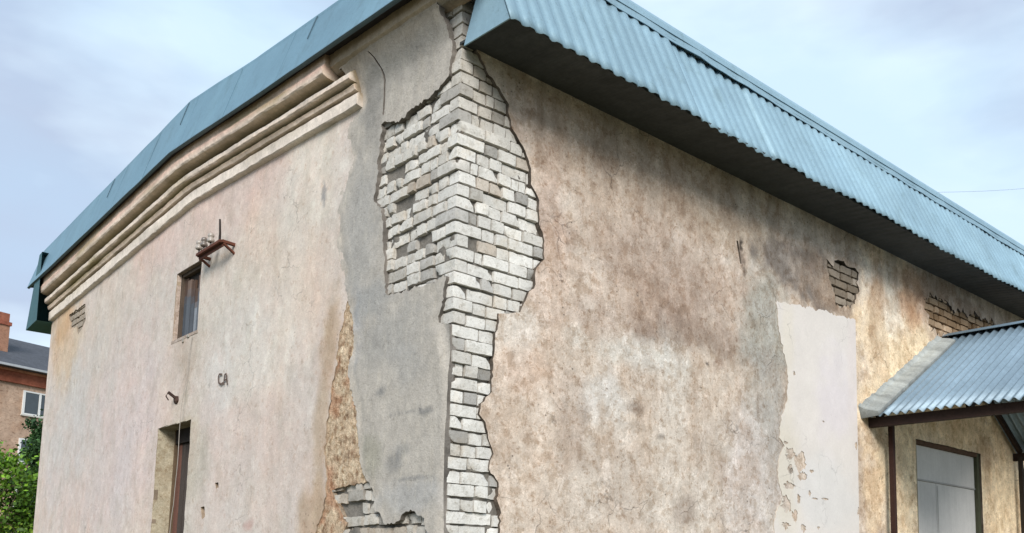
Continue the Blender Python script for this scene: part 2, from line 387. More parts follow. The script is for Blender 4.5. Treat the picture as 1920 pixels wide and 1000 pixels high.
# --- bricks
def rough_box(mb, lo, hi, seed, c, rnd=.007, am=.0035, cs=.045):
    lo = np.array(lo, float); hi = np.array(hi, float); sz = hi-lo
    n = np.maximum(2, np.ceil(sz/cs).astype(int)); rr = np.random.default_rng(seed)
    ph = rr.uniform(0, 100, 3); cut = rr.uniform(0, 1, 8)
    for ax in range(3):
        u, v = [(1, 2), (2, 0), (0, 1)][ax]
        for sd in (0, 1):
            nu, nv = n[u], n[v]
            a, b = np.meshgrid(np.linspace(0, 1, nu+1), np.linspace(0, 1, nv+1), indexing='ij')
            P = np.zeros((a.size, 3)); P[:, u] = lo[u]+a.ravel()*sz[u]; P[:, v] = lo[v]+b.ravel()*sz[v]; P[:, ax] = (lo, hi)[sd][ax]
            # rounded, chipped edges
            r = rnd*(1+.9*np.abs(fbm(P[:, 0]*22+ph[0]+P[:, 2]*9, P[:, 1]*22+ph[1]+P[:, 2]*17, seed % 97, 2)))
            core = np.clip(P, lo+r[:, None], hi-r[:, None]); d = P-core; L = np.linalg.norm(d, axis=1); L[L == 0] = 1
            Q = core+d/L[:, None]*np.minimum(L, r)[:, None]
            Q += am*(1.0)*np.stack([fbm(P[:, 1]*30+ph[0], P[:, 2]*30, 1, 2), fbm(P[:, 2]*30+ph[1], P[:, 0]*30, 2, 2), fbm(P[:, 0]*30+ph[2], P[:, 1]*30, 3, 2)], 1)
            # a knocked-off corner on some bricks
            if cut[0] < .45:
                cn = np.where(cut[1:4] < .5, lo, hi); cdist = np.linalg.norm(P-cn, axis=1); k = sstep(.06, .0, cdist)
                Q += (lo+sz/2-P)*(k*.35)[:, None]
            idx = np.arange(a.size).reshape(nu+1, nv+1)
            q = np.stack([idx[:-1, :-1], idx[1:, :-1], idx[1:, 1:], idx[:-1, 1:]], -1).reshape(-1, 4)
            if sd == 0: q = q[:, ::-1]
            shade = 1+.10*fbm(P[:, 0]*14+P[:, 2]*8+ph[0], P[:, 1]*14+P[:, 2]*11, 5, 3)
            mb.add(Q, q.tolist(), np.asarray(c)[None]*shade[:, None])
def brick_colour(rr, dirty=0.0):
    k = rr.random()
    if k < .74: c = np.array((210, 207, 201))+rr.normal(0, 6)
    elif k < .87: c = np.array((194, 190, 183))+rr.normal(0, 7)
    elif k < .95: c = np.array((166, 163, 158))+rr.normal(0, 8)
    else: c = np.array((188, 178, 166))+rr.normal(0, 6)
    c = c*(1-dirty)+np.array((120, 106, 88))*dirty
    return lin(np.clip(c, 20, 235))
brk = MB(); CH, J = .1, .0115
rr = np.random.default_rng(3); sd = 0
patch_in = np.array(PATCH)
for k in range(-2, 63):
    z0 = k*CH; z1 = z0+CH-J
    dz = rr.uniform(-.004, .004); zz0, zz1 = z0+dz, z1+dz
    # corner brick of this course
    even = k % 2 == 0
    bx, by = (.12, .25) if even else ((.18, .12) if rr.random() < .6 else (.25, .12))
    if k == 48: bx, by = .25, .12
    o1, o2 = rr.normal(0, .007)*(.3 if z0 < 3.35 else 1)+(.006 if z0 < 3.35 else 0), rr.normal(0, .006)
    dirty = np.clip((z0-4.75)/1.1, 0, .55)*rr.uniform(.6, 1.1)
    jx = J+rr.uniform(-.003, .006)
    rough_box(brk, (o1, o2, zz0), (bx, by, zz1), 1000+sd, brick_colour(rr, dirty*.45), rnd=.005, am=.004); sd += 1
    # along the long wall
    s = bx+jx; mx_ = 1.12 if z0 > 3.2 else .72
    if z0 < 5.72:
        while s < mx_:
            L = rr.choice([.25, .12, .12, .12, .25, .18]); 
            if rr.random() < .08: L = .07
            o = rr.normal(0, .006)-(rr.random() < .12)*rr.uniform(.008, .03)
            t = rr.uniform(-.004, .004)
            rough_box(brk, (s, -o, zz0+t), (s+L, .12, zz1+t+rr.uniform(-.004, .003)), 1000+sd, brick_colour(rr, dirty), rnd=.0045, am=.005); sd += 1
            s += L+J+rr.uniform(-.004, .006)
    # along the gable wall: rougher, hacked and patched
    s = by+jx; mx_ = 1.62 if z0 < 2.45 else 1.3
    while s < mx_:
        L = rr.choice([.25, .18, .18, .12, .12, .09])
        o = rr.normal(0, .006)-(rr.random() < .18)*rr.uniform(.006, .024)
        t = rr.uniform(-.008, .008); pc = np.array([(s, zz0), (s+L, zz0), (s+L, zz1), (s, zz1), (s+L/2, (zz0+zz1)/2)])
        hid = inpoly(pc, patch0).all() and segdist(pc, patch0).min() > .05
        if not hid and rr.random() > .03:
            rough_box(brk, (-o, s, zz0+t), (.12, s+L, zz1+t+rr.uniform(-.008, .004)), 1000+sd, brick_colour(rr, .08 if z0 > 2.4 else .22), rnd=.008, am=.009); sd += 1
        s += L+J+rr.uniform(-.003, .010)
tag(brk.build('brickwork', M_brick, bld, True), 'bare white bricks at the broken corner')
# stained bricks showing through the long wall and at the far end of the gable
for zone, c, lab in ((FAINT_R1, (148, 136, 122), 'greyish bricks bared above the pale panel'), (FAINT_R2, (156, 132, 106), 'rusty stained bricks bared above the porch')):
    fb = MB()
    Z = np.array(zone); lo = Z.min(0)-.2; hi = Z.max(0)+.2
    for k in range(int(lo[1]/CH), int(hi[1]/CH)+1):
        s = lo[0]-.13*(k % 2)
        while s < hi[0]:
            L = rr.choice([.25, .25, .12]); pc = np.array([(s, k*CH), (s+L, k*CH), (s+L, k*CH+.09), (s, k*CH+.09), (s+L/2, k*CH+.04)])
            if inpoly(pc, zone).any():
                rough_box(fb, (s, -.017+abs(rr.normal(0, .010)), k*CH), (s+L, .12, k*CH+CH-.016), 5000+sd, lin(np.clip(np.array(c)+rr.normal(0, 20), 0, 255)), rnd=.01, am=.007); sd += 1
            s += L+.016
    tag(fb.build('brickwork', M_brick, bld, True), lab)
fb = MB(); Z = np.array(FAINT_L); lo = Z.min(0)-.2; hi = Z.max(0)+.2
for k in range(int(lo[1]/CH), int(hi[1]/CH)+1):
    s = lo[0]-.13*(k % 2)
    while s < hi[0]:
        L = rr.choice([.25, .25, .12])
        pc = np.array([(s, k*CH), (s+L, k*CH), (s+L, k*CH+.09), (s, k*CH+.09), (s+L/2, k*CH+.04)])
        if inpoly(pc, FAINT_L).any():
            rough_box(fb, (-.014, s, k*CH), (.12, s+L, k*CH+CH-.016), 5000+sd, lin(np.array((158, 146, 132))+rr.normal(0, 8))); sd += 1
        s += L+.016
tag(fb.build('brickwork', M_brick, bld, True), 'small patch of bared bricks under the far end of the cornice')
# mortar between the bricks: deep in places, flush in others
def mo(seed, deep, shallow):
    return lambda s, z: deep+(shallow-deep)*sstep(.0, .75, fbm(s*5, z*6, seed, 4)+.12)
mc = lambda s, z: lin((114, 109, 102))[None]*(1+.6*np.clip(fbm(s*6, z*6, 12, 4), -.8, .9))[:, None]
sheet('mortar', wl, [(.015, -.2), (1.68, -.2), (1.68, 2.6), (1.3, 2.8), (1.3, 6.2), (.015, 6.2)], [], .022, mo(4, -.036, -.003), .02, mc, M_mortar, bld)
sheet('mortar', wr, [(.015, -.2), (.8, -.2), (.8, 3.2), (1.2, 3.4), (1.2, 5.62), (.015, 5.62)], [], .022, mo(8, -.032, -.012), .02, mc, M_mortar, bld)

# --- plaster of the gable wall
LBL = [(250,620,120,90,(186,179,170),.5),(180,880,110,150,(197,182,178),.6),(480,330,130,70,(206,180,169),.65),(430,800,80,120,(204,186,177),.5),
       (590,330,45,110,(216,207,194),.85),(500,640,70,80,(211,202,191),.7),(520,460,90,80,(206,190,174),.6),(560,560,50,90,(212,196,180),.6),
       (560,900,60,120,(199,181,170),.6),(420,560,50,90,(200,192,180),.6),(300,470,60,50,(205,176,168),.5),(220,560,60,60,(200,186,172),.5),
       (345,870,38,110,(178,168,148),.65),(350,660,28,50,(176,164,150),.7),(440,700,60,50,(204,198,190),.6),(150,760,60,120,(192,186,180),.6),
       (250,760,60,160,(204,186,182),.5),(130,640,25,70,(200,170,130),.6),(640,190,60,30,(196,186,160),.7),(120,600,18,40,(196,158,112),.7),
       (606,830,14,200,(178,154,128),.8),(628,640,12,80,(180,154,128),.8),(588,980,26,60,(178,150,122),.8),(612,365,4,22,(150,148,146),.9,.25),
       (470,985,10,10,(190,150,138),.7),(345,800,24,14,(186,174,150),.7)]
def cl(s, z):
    C = paint(s, z, (202, 187, 176), LBL, LW, 1)
    st = fbm(s*7, z*.5, 51, 4); C *= (1+.04*st)[:, None]
    g = fbm(s*1.4, z*1.2, 77, 4); C *= np.stack([1+.05*g, 1-.01*g, 1-.06*g], 1)
    lum = C@np.array([.3, .5, .2]); C = C*.84+.16*lum[:, None]*np.array([1.0, .985, .95])
    d = sstep(.28, -.05, z+0*s-0.3)[:, None]; return C*(1-.35*d)
def ol(s, z):
    return .024+.007*fbm(s*.9, z*.9, 2, 3)+.003*fbm(s*7, z*7, 6, 3)
wj = rough(WIN, .008, .06, 31); dj = rough(DOOR, .012, .07, 33)
o = sheet('plaster', wl, lplaster, [wj, dj, FAINT_L,
      rough([LW(*p) for p in [(407,906),(413,905),(414,914),(409,917)]], .006, .02, 3), rough([LW(*p) for p in [(380,952),(387,950),(388,970),(382,974)]], .008, .03, 4)],
      .034, ol, .05, cl, M_gable, bld, edge=(150, 134, 116))
tag(o, 'pinkish cream plaster of the gable wall, worn to tan rubble beside the grey patch')

RUB_PX = [(664,548),(640,560),(630,640),(618,690),(606,740),(600,860),(592,960),(570,1010),(560,1100),(566,1190),(652,1190),(640,1120),(660,1060),(644,1000),(652,980),(640,963),(634,943),(622,920),
          (655,911),(690,902),(700,900),(690,850),(684,800),(676,740),(668,690),(676,640),(672,590)]
rub = rough([LW(*p, .01) for p in RUB_PX], .02, .03, 91)
def crub(s, z):
    C = np.tile(lin((190, 168, 142)), (len(s), 1)); k = sstep(-.05, .5, fbm(s*16, z*12, 93, 4))[:, None]; C = C*(1-k)+lin((146, 120, 96))*k
    k = sstep(.1, .5, fbm(s*22+9, z*22, 94, 3))[:, None]; C = C*(1-k)+lin((204, 186, 160))*k
    k = sstep(.2, .5, fbm(s*3, z*3, 96, 3))[:, None]*.6; C = C*(1-k)+lin((170, 120, 90))*k
    return C
def orub(s, z): return .012+.006*fbm(s*8, z*8, 92, 3)+.010*np.abs(fbm(s*26, z*26, 95, 3))
tag(sheet('rubble_plaster', wl, rub, [], .014, orub, .04, crub, M_rubble, bld, .4, edge=(150, 134, 116)), 'tan crumbling plaster strip beside the grey patch')

# --- grey cement patch
PBL = [(690,105,34,26,(98,94,90),.85),(760,90,60,60,(140,137,131),.7),(800,60,30,60,(132,128,122),.5),(700,190,26,60,(128,126,122),.7),
       (672,420,34,120,(156,154,151),.6),(730,640,60,50,(146,145,143),.5),(765,690,36,36,(148,147,145),.4),(712,735,9,9,(116,116,116),.7),
       (750,845,16,16,(122,122,121),.55),(738,870,14,20,(118,118,118),.6),(690,860,20,40,(142,140,120),.4),(760,772,34,2.5,(122,120,118),.6,.3),
       (795,772,12,7,(110,110,110),.7,.4),(770,930,60,30,(166,164,162),.7),(775,897,30,2,(120,120,120),.6,.3),(660,620,14,60,(158,160,166),.5),(700,560,40,30,(148,148,147),.6),
       (720,30,60,30,(150,142,130),.8)]
PLE = [LW(*p, .045) for p in [(652,400),(630,420),(633,365),(648,325),(660,292),(646,262),(650,225),(668,205)]]
RIGHT_E = [LW(*p, .045) for p in PATCH_PX[3:39]]
LEFT_E = [LW(*p, .045) for p in PATCH_PX[PATCH_PX.index((695,925)):]]
def edgedist(s, z, pts):
    d = np.full(len(s), 9.); P = np.stack([s, z], 1)
    for a, b in zip(pts[:-1], pts[1:]):
        a = np.array(a); b = np.array(b); ab = b-a; t = np.clip(((P-a)@ab)/(ab@ab), 0, 1); d = np.minimum(d, np.linalg.norm(P-a-t[:, None]*ab, axis=1))
    return d
def cp(s, z):
    C = paint(s, z, (174, 167, 158), PBL, lambda a, b: LW(a, b, .04), 1)
    d = edgedist(s, z, LEFT_E); k = sstep(.13, .0, d+.10*fbm(s*9, z*6, 62, 4))*.75
    C = C*(1-k[:, None])+lin((188, 178, 166))*k[:, None]
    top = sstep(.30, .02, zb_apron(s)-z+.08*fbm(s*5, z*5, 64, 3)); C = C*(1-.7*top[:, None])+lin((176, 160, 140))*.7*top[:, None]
    return C*(1+.03*fbm(s*5, z*2, 61, 4))[:, None]
def op(s, z):
    d = edgedist(s, z, LEFT_E); kl = sstep(.16, 0, d); kr = sstep(.11, 0, edgedist(s, z, RIGHT_E))*sstep(3.55, 3.35, z)
    cove = .11*sstep(.42, .04, zb_apron(s)-z)
    base = .034+.004*fbm(s*1.7, z*1.7, 23, 3)+.0035*fbm(s*9, z*9, 24, 4)
    left = ol(s, z)+.001+.012*fbm(s*11, z*9, 25, 4)
    return base*(1-kl)+left*kl-.026*kr+cove
PEDGE = (112, 106, 100)
crk = [(706,104),(712,112),(718,130),(720,150),(719,180),(717,215),(716,236)]
cw = [LW(x-1.5, y, .045) for x, y in crk]+[LW(x+1.5, y, .045) for x, y in crk[::-1]]
cw[-1] = cw[-1]; CR = rough([cw[i] for i in range(len(crk)-1)]+[cw[i] for i in range(len(crk)+1, 2*len(crk))], .004, .05, 5)
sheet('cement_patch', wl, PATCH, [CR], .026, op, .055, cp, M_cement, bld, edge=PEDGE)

# --- plaster of the long wall
RBL = [(1190,600,95,48,(130,106,90),.9),(1230,530,125,80,(156,130,112),.85),(1180,430,90,90,(172,148,130),.6),(1290,470,70,110,(166,142,124),.5),
       (1340,640,95,26,(142,118,100),.75),(1370,545,50,90,(176,152,134),.6),(1200,665,90,30,(190,187,179),.7),(1120,745,55,45,(188,182,176),.7),
       (1260,705,26,80,(184,176,166),.5),(1070,800,30,85,(164,140,122),.75),(1160,900,40,70,(160,136,118),.6),(1355,860,28,80,(162,142,124),.55),
       (1432,620,38,165,(150,147,136),.9),(1440,820,36,170,(156,149,142),.85),(1020,460,40,130,(196,164,146),.6),(980,690,50,60,(201,172,150),.75),
       (960,620,50,40,(196,184,172),.7),(1300,910,160,110,(190,177,163),.6),(1400,900,50,120,(186,174,170),.6),(1278,955,20,30,(146,126,110),.7),
       (1090,550,110,70,(196,172,152),.6),(980,860,60,110,(194,172,152),.6),(1120,330,80,70,(184,160,138),.5),(1000,250,50,60,(176,146,124),.5),
       (1350,400,90,60,(168,146,120),.6),(1240,330,90,60,(160,136,112),.6),(1090,270,80,50,(158,132,108),.55),
       (1510,522,75,52,(112,102,95),.95,.3),(1560,540,50,50,(160,132,104),.7),
       (1660,700,55,300,(222,192,150),.95,.3),(1700,640,60,60,(222,190,140),.8),(1660,560,34,70,(217,204,184),.8),(1640,560,14,70,(186,142,96),.7),
       (1705,560,28,50,(190,136,82),.85),(1770,560,80,30,(150,112,76),.6),(1740,700,70,60,(220,190,140),.8),(1760,800,90,60,(222,188,126),.7),(1880,900,60,160,(232,202,150),.9),
       (1690,900,40,160,(228,200,152),.85),(1780,790,60,30,(200,160,98),.6),(1845,850,14,30,(150,110,56),.6),(1640,640,16,60,(206,176,134),.7),(1630,900,16,140,(200,164,116),.6),
       (1385,468,3,22,(60,48,40),.95,.3),(1390,500,2,30,(110,92,78),.8,.3),(1325,683,4,3,(50,40,34),.9,.3),(1345,684,10,8,(150,120,100),.6),(1186,765,14,12,(140,124,112),.7),
       (1180,800,20,12,(160,146,132),.6),(1235,818,5,5,(110,98,88),.7),(1100,580,50,3,(160,140,124),.5)]
def crw(s, z):
    C = paint(s, z, (189, 169, 150), RBL, RW, 1)
    st = fbm(s*8, z*.6, 151, 4); C *= (1+.06*st)[:, None]
    streaks = sstep(4.3, 5.6, z)*sstep(-.1, .5, fbm(s*6, z*.35, 88, 4)+.15)        # brown vertical streaks, stronger towards the top of the wall
    C = C*(1-.42*streaks[:, None])+lin((118, 98, 78))*(.42*streaks[:, None])
    mold = sstep(.15, .6, fbm(s*2.4, z*2.4, 99, 5, .62))*.32; C = C*(1-mold[:, None])+lin((140, 116, 98))*mold[:, None]
    pale = sstep(.2, .6, fbm(s*2.0+40, z*1.7, 123, 5, .62))*.35; C = C*(1-pale[:, None])+lin((208, 196, 184))*pale[:, None]
    lum = C@np.array([.3, .5, .2]); C = C*.64+.36*lum[:, None]*np.array([1.0, .985, .93]); C = C*1.15
    d = sstep(.28, -.05, z-0.3)[:, None]; return C*(1-.35*d)
def orr(s, z): return .024+.008*fbm(s*.9, z*.9, 42, 3)+.004*fbm(s*6, z*6, 46, 3)
crk2 = [(1381,452),(1384,470),(1388,495)]
c2 = [RW(x-1.3, y, .02) for x, y in crk2]+[RW(x+1.3, y, .02) for x, y in crk2[::-1]]
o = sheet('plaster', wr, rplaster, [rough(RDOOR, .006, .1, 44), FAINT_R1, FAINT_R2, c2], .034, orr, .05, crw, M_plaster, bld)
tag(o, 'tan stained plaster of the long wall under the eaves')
# pale smooth panel on the long wall
PP = [(1456,566),(1500,572),(1545,583),(1606,600),(1613,1000),(1616,1160),(1450,1160),(1452,1000),(1456,960),(1470,930),(1462,905),(1458,880),(1466,850),(1474,835),(1461,820),(1463,790),
      (1478,745),(1478,700),(1470,660),(1462,620)]
pp = [RW(*p, .04) for p in PP]
ppr = rough(pp, .03, .03, 61, skip=lambda a, b: (a[0] > 5.7 and b[0] > 5.7))
def spot(px, py, rx, ry, sd_):
    c = RW(px, py, .04); e = RW(px+rx, py, .04); g_ = RW(px, py-ry, .04); a = abs(e[0]-c[0]); b = abs(g_[1]-c[1]); n_ = 34
    return [(c[0]+a*math.cos(2*math.pi*k/n_)*(1+.95*float(fbm(math.cos(2*math.pi*k/n_)*2.6+sd_, math.sin(2*math.pi*k/n_)*2.6, sd_, 3))), c[1]+b*math.sin(2*math.pi*k/n_)*(1+.95*float(fbm(math.cos(2*math.pi*k/n_)*2.6+sd_+9, math.sin(2*math.pi*k/n_)*2.6, sd_, 3)))) for k in range(n_)]
SP = [(1484,852,9,11),(1500,866,13,18),(1506,893,8,9),(1483,880,5,7),(1524,884,4,3),(1474,822+8,4,3),(1482,910,9,7),(1476,945,9,16),(1492,968,5,12),(1500,935,3,9),(1530,935,5,1.6),(1548,936,6,1.6),(1508,990,4,9),(1474,985,7,7),(1536,990,2.5,3),(1520,925,2,6),(1607,835,2,8),(1612,960,3,9),(1490,700,2,4),(1545,790,2,2)]
SPALL = [spot(*q, 100+i) for i, q in enumerate(SP)]
def cpp(s, z):
    C = paint(s, z, (209, 202, 196), [(1470,640,12,90,(208,200,188),.8),(1468,900,24,120,(200,192,178),.8),(1560,750,30,80,(206,198,204),.5),(1600,700,12,160,(208,196,192),.5),(1540,930,60,60,(201,199,197),.6)], RW, 1)
    return C*(1+.03*fbm(s*5, z*2, 161, 4))[:, None]
sheet('plaster_panel', wr, ppr, SPALL, .045, lambda s, z: orr(s, z)+.007, .012, cpp, M_smooth, bld, edge=(170, 160, 148))

# --- cornice of the gable wall: stepped mouldings following the low gable
def cornice(y0, y1, prof, name='cornice'):
    ys = np.linspace(y0, y1, 170); mb = MB(); n = len(prof); V = []; C = []
    for i, y in enumerate(ys):
        zc = float(zb_cornice(y))-.11; hgt = float(zb_apron(y))-zc
        for (o_, f_, c_) in prof:
            w_ = .008*float(fbm(y*3+f_*7, f_*31, 3, 3))+.005*float(fbm(y*17+f_*9, f_*51, 6, 3)); q = .007*float(fbm(y*12, f_*40+o_*9, 8, 3))
            V.append((-(o_+w_*(o_ > 0)), y, zc+f_*hgt+q))
            mo_ = max(0, float(fbm(y*1.1, f_*5, 27, 4)))*1.3; mo_ = min(.75, mo_)*(1 if f_ > .3 else .4)
            C.append((lin(c_)*(1-mo_)+lin((138, 126, 84))*mo_)*(1+.28*float(fbm(y*2.5, f_*9, 19, 4))))
    Fs = [(i*n+j, i*n+j+1, (i+1)*n+j+1, (i+1)*n+j) for i in range(len(ys)-1) for j in range(n-1)]
    Fs += [tuple(range(n))[::-1], tuple((len(ys)-1)*n+j for j in range(n))]
    mb.add(V, Fs, C); return mb.build(name, M_cornice, bld)
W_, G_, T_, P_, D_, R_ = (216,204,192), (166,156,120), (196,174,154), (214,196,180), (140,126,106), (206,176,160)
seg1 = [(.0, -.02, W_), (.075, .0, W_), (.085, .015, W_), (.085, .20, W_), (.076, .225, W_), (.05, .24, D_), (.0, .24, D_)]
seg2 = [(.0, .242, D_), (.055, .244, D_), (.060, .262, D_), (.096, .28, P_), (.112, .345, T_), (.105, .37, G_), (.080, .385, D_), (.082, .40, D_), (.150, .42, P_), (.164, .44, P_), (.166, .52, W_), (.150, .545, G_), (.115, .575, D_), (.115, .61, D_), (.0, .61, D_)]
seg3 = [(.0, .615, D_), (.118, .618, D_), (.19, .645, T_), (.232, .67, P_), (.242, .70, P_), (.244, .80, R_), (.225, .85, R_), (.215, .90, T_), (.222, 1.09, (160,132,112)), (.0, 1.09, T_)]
e1, e2, e3 = LW(668, 200, .085)[0], LW(654, 140, .165)[0], LW(606, 106, .24)[0]
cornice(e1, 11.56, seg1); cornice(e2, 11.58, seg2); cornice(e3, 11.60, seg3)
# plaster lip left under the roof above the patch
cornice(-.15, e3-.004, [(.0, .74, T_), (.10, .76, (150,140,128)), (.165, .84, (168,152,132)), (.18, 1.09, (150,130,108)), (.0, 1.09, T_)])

# --- roof: low gable with sloping corrugated aprons
BLUE = lin((104, 136, 152)); BLUE2 = lin((132, 160, 174)); NAVY = lin((34, 50, 62)); TEAL = lin((52, 92, 98))
rf = MB()
def zroof(y): return float(zt_apron(y))-.02
ys = [-.26, 1.76, 3.59, 5.46, 8, 12.2]
V = []; 
for y in ys: V += [(-.08, y, zroof(y)), (LEN+.3, y, zroof(y)), (-.08, y, zroof(y)-.05), (LEN+.3, y, zroof(y)-.05)]
Fs = []
for i in range(len(ys)-1):
    a = i*4; b = a+4; Fs += [(a, a+1, b+1, b), (a+2, b+2, b+3, a+3), (a, b, b+2, a+2), (a+1, a+3, b+3, b+1)]
rf.add(V, Fs, BLUE2)
roof = rf.build('roof', M_sheet, bld)
# corrugated apron over the eaves of the long wall
ap = MB(); x0, x1 = -.02, LEN+.3; dx = .014; PITCH = .14
xs = np.arange(x0, x1, dx); nv = 9; V = []; C = []
sheetid = np.floor((xs-x0)/1.12).astype(int); jz = np.random.default_rng(5).normal(0, .010, 40); jo = np.random.default_rng(6).normal(0, .006, 40)
for x, si in zip(xs, sheetid):
    wv = math.sin(2*math.pi*x/PITCH); wv = min(.45, max(-.7, wv))*.015
    sag = .012*float(fbm(x*.7, 3.3, 9, 3))
    tint = 1+.09*jz[si % 40]/.01*.5; rib = .011*(2*float(_hash(np.array([int(math.floor(x/PITCH+.25))]), np.array([3]), 5)[0])-1)
    for j in range(nv):
        t = j/(nv-1); off = .615+(.235-.615)*t; z = 5.545+(6.46-5.545)*t
        nx_, nz_ = .924, .383                                     # outward, up
        d = wv+jo[si % 40]; ex = (1-t)**3*rib+(1-t)*(jz[si % 40]*1.4+sag)
        V.append((x, -(off+nx_*d), z+nz_*d+ex)); C.append(BLUE2*tint*(1-.16*float(fbm(x*2.2, t*2, 41, 4))))
n = len(xs)
ap.add(V, [(i*nv+j, (i+1)*nv+j, (i+1)*nv+j+1, i*nv+j+1) for i in range(n-1) for j in range(nv-1)], C)
o = ap.build('eave_apron', M_sheet, roof, True)
sm = o.modifiers.new('thick', 'SOLIDIFY'); sm.thickness = .004; sm.offset = 0
tag(o, 'pale blue corrugated sheets sloping down over the long wall')
# flashing strip lapping the top of the corrugated sheets
fl = MB(); xs = np.arange(-.03, LEN+.3, .06); V = []; C = []; rz = np.random.default_rng(8)
lapz = np.interp(xs, np.arange(-1, LEN+2, .28), rz.normal(0, .004, len(np.arange(-1, LEN+2, .28))))
lapo = np.interp(xs, np.arange(-1, LEN+2, .19), np.abs(rz.normal(0.004, .006, len(np.arange(-1, LEN+2, .19)))))
for x, a, b in zip(xs, lapz, lapo):
    V += [(x, -(.262+b), 6.440+a), (x, -(.235), 6.60+.004*math.sin(x*1.3)), (x, -.21, 6.645), (x, .1, 6.65)]; C += [BLUE2*.95, BLUE2, BLUE2, BLUE2]
fl.add(V, [(i*4+j, (i+1)*4+j, (i+1)*4+j+1, i*4+j+1) for i in range(len(xs)-1) for j in range(3)], C)
o = fl.build('flashing', M_sheet, roof); sm = o.modifiers.new('thick', 'SOLIDIFY'); sm.thickness = .006; sm.offset = -1
# triangular end closure of the eave box
def tri(name, x, pts, c, parent, th=.012):
    mb = MB(); V = [(x, y, z) for y, z in pts]+[(x+th, y, z) for y, z in pts]; k = len(pts)
    mb.add(V, [tuple(range(k)), tuple(range(k, 2*k))[::-1]]+[(i, i+k, (i+1) % k+k, (i+1) % k) for i in range(k)], c)
    return mb.build(name, M_sheet, parent)
tri('end_closure', -.012, [(-.045, 5.572), (-.588, 5.548), (-.262, 6.36), (-.235, 6.40), (-.19, 5.92)], BLUE2*1.12, roof)
# boards closing the eave from below
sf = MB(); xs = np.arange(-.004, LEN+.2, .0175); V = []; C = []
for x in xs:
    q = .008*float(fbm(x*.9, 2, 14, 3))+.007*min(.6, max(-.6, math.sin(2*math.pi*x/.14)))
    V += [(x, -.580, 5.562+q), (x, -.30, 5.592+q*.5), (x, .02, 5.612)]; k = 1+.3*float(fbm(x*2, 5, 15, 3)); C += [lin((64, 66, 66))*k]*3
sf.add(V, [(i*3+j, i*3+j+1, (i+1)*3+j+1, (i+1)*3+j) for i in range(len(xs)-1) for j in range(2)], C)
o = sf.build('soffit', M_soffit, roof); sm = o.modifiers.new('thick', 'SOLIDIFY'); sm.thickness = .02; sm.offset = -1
# gable apron: leaning flat sheets with folded seams and a turned-in lip
ga = MB(); ys = np.sort(np.concatenate([np.linspace(-.5, 12.3, 120), [5.46, 5.5]])); seams = [-.5, 2.2, 5.48, 8.3, 12.31]
jit = np.random.default_rng(12).normal(0, .006, 20); V = []; C = []
for y in ys:
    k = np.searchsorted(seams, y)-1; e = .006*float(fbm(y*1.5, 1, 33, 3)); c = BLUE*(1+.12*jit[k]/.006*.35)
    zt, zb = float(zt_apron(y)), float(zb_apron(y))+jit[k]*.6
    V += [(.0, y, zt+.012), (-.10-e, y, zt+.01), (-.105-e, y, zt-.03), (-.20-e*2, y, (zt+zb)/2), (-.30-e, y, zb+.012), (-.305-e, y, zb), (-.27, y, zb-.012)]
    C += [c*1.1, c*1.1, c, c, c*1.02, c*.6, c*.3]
nn = 7
ga.add(V, [(i*nn+j, i*nn+j+1, (i+1)*nn+j+1, (i+1)*nn+j) for i in range(len(ys)-1) for j in range(nn-1)], C)
for y in seams[1:-1]:
    zt, zb = float(zt_apron(y)), float(zb_apron(y))
    q = .45; ga.bar((-.112, y, zt-.01), (-.112-.2*q, y, zt+(zb-zt)*q), .010, .008, BLUE*.5, up=(0, 1, 0))
for y in np.arange(.1, 12.2, 1.27):
    zt, zb = float(zt_apron(y)), float(zb_apron(y)); ga.bar((-.104, y, zt-.015), (-.303, y, zb+.012), .006, .006, BLUE*.86, up=(0, 1, 0))
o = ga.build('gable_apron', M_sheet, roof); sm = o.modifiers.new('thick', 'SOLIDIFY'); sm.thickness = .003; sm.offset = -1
tag(o, 'leaning blue sheet apron along the gable')
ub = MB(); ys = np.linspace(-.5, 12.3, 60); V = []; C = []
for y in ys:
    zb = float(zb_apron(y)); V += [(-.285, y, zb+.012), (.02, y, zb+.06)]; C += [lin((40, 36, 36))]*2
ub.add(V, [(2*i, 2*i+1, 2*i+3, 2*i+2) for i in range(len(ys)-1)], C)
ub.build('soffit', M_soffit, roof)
# far eave: its teal apron seen from the side, with the same triangular end
fa = MB(); 
fa.add([(-.28, 12.22, 5.53), (LEN, 12.22, 5.53), (LEN, 11.72, 6.78), (-.28, 11.72, 6.78), (-.28, 11.5, 5.58), (LEN, 11.5, 5.58), (-.28, 11.55, 6.8), (LEN, 11.55, 6.8)],
       [(0, 3, 2, 1), (0, 1, 5, 4), (0, 4, 6, 3), (3, 6, 7, 2)], TEAL)
fa.build('eave_apron', M_sheet, roof)

# --- boarded window of the gable wall
def opening_reveal(): pass
wd = MB(); nb = 6
for i in range(nb):
    a = 4.95+(5.68-4.95)*i/nb; b = 4.95+(5.68-4.95)*(i+1)/nb-rr.uniform(.006, .025)
    z1 = 4.92+rr.uniform(-.10, .13); d = rr.uniform(0, .015); c = lin(np.array((92, 97, 104))+rr.normal(0, 15)); c2 = lin(np.array((86, 68, 58))+rr.normal(0, 10))
    ks = [0, .3, .6, .72, .85, 1.0]
    for k0, k1 in zip(ks[:-1], ks[1:]):
        t = sstep(.55, .9, (k0+k1)/2+rr.uniform(-.08, .08)); wd.box((.055+d, a, 4.235+(z1-4.235)*k0+.0004), (.085+d, b, 4.235+(z1-4.235)*k1), c*(1-t)+c2*t)
wd.box((.09, 4.93, 4.235), (.115, 5.70, 5.095), lin((38, 32, 29)))
win = wd.build('window', M_wood, bld); tag(win, 'small window boarded with grey planks')
fr = MB()
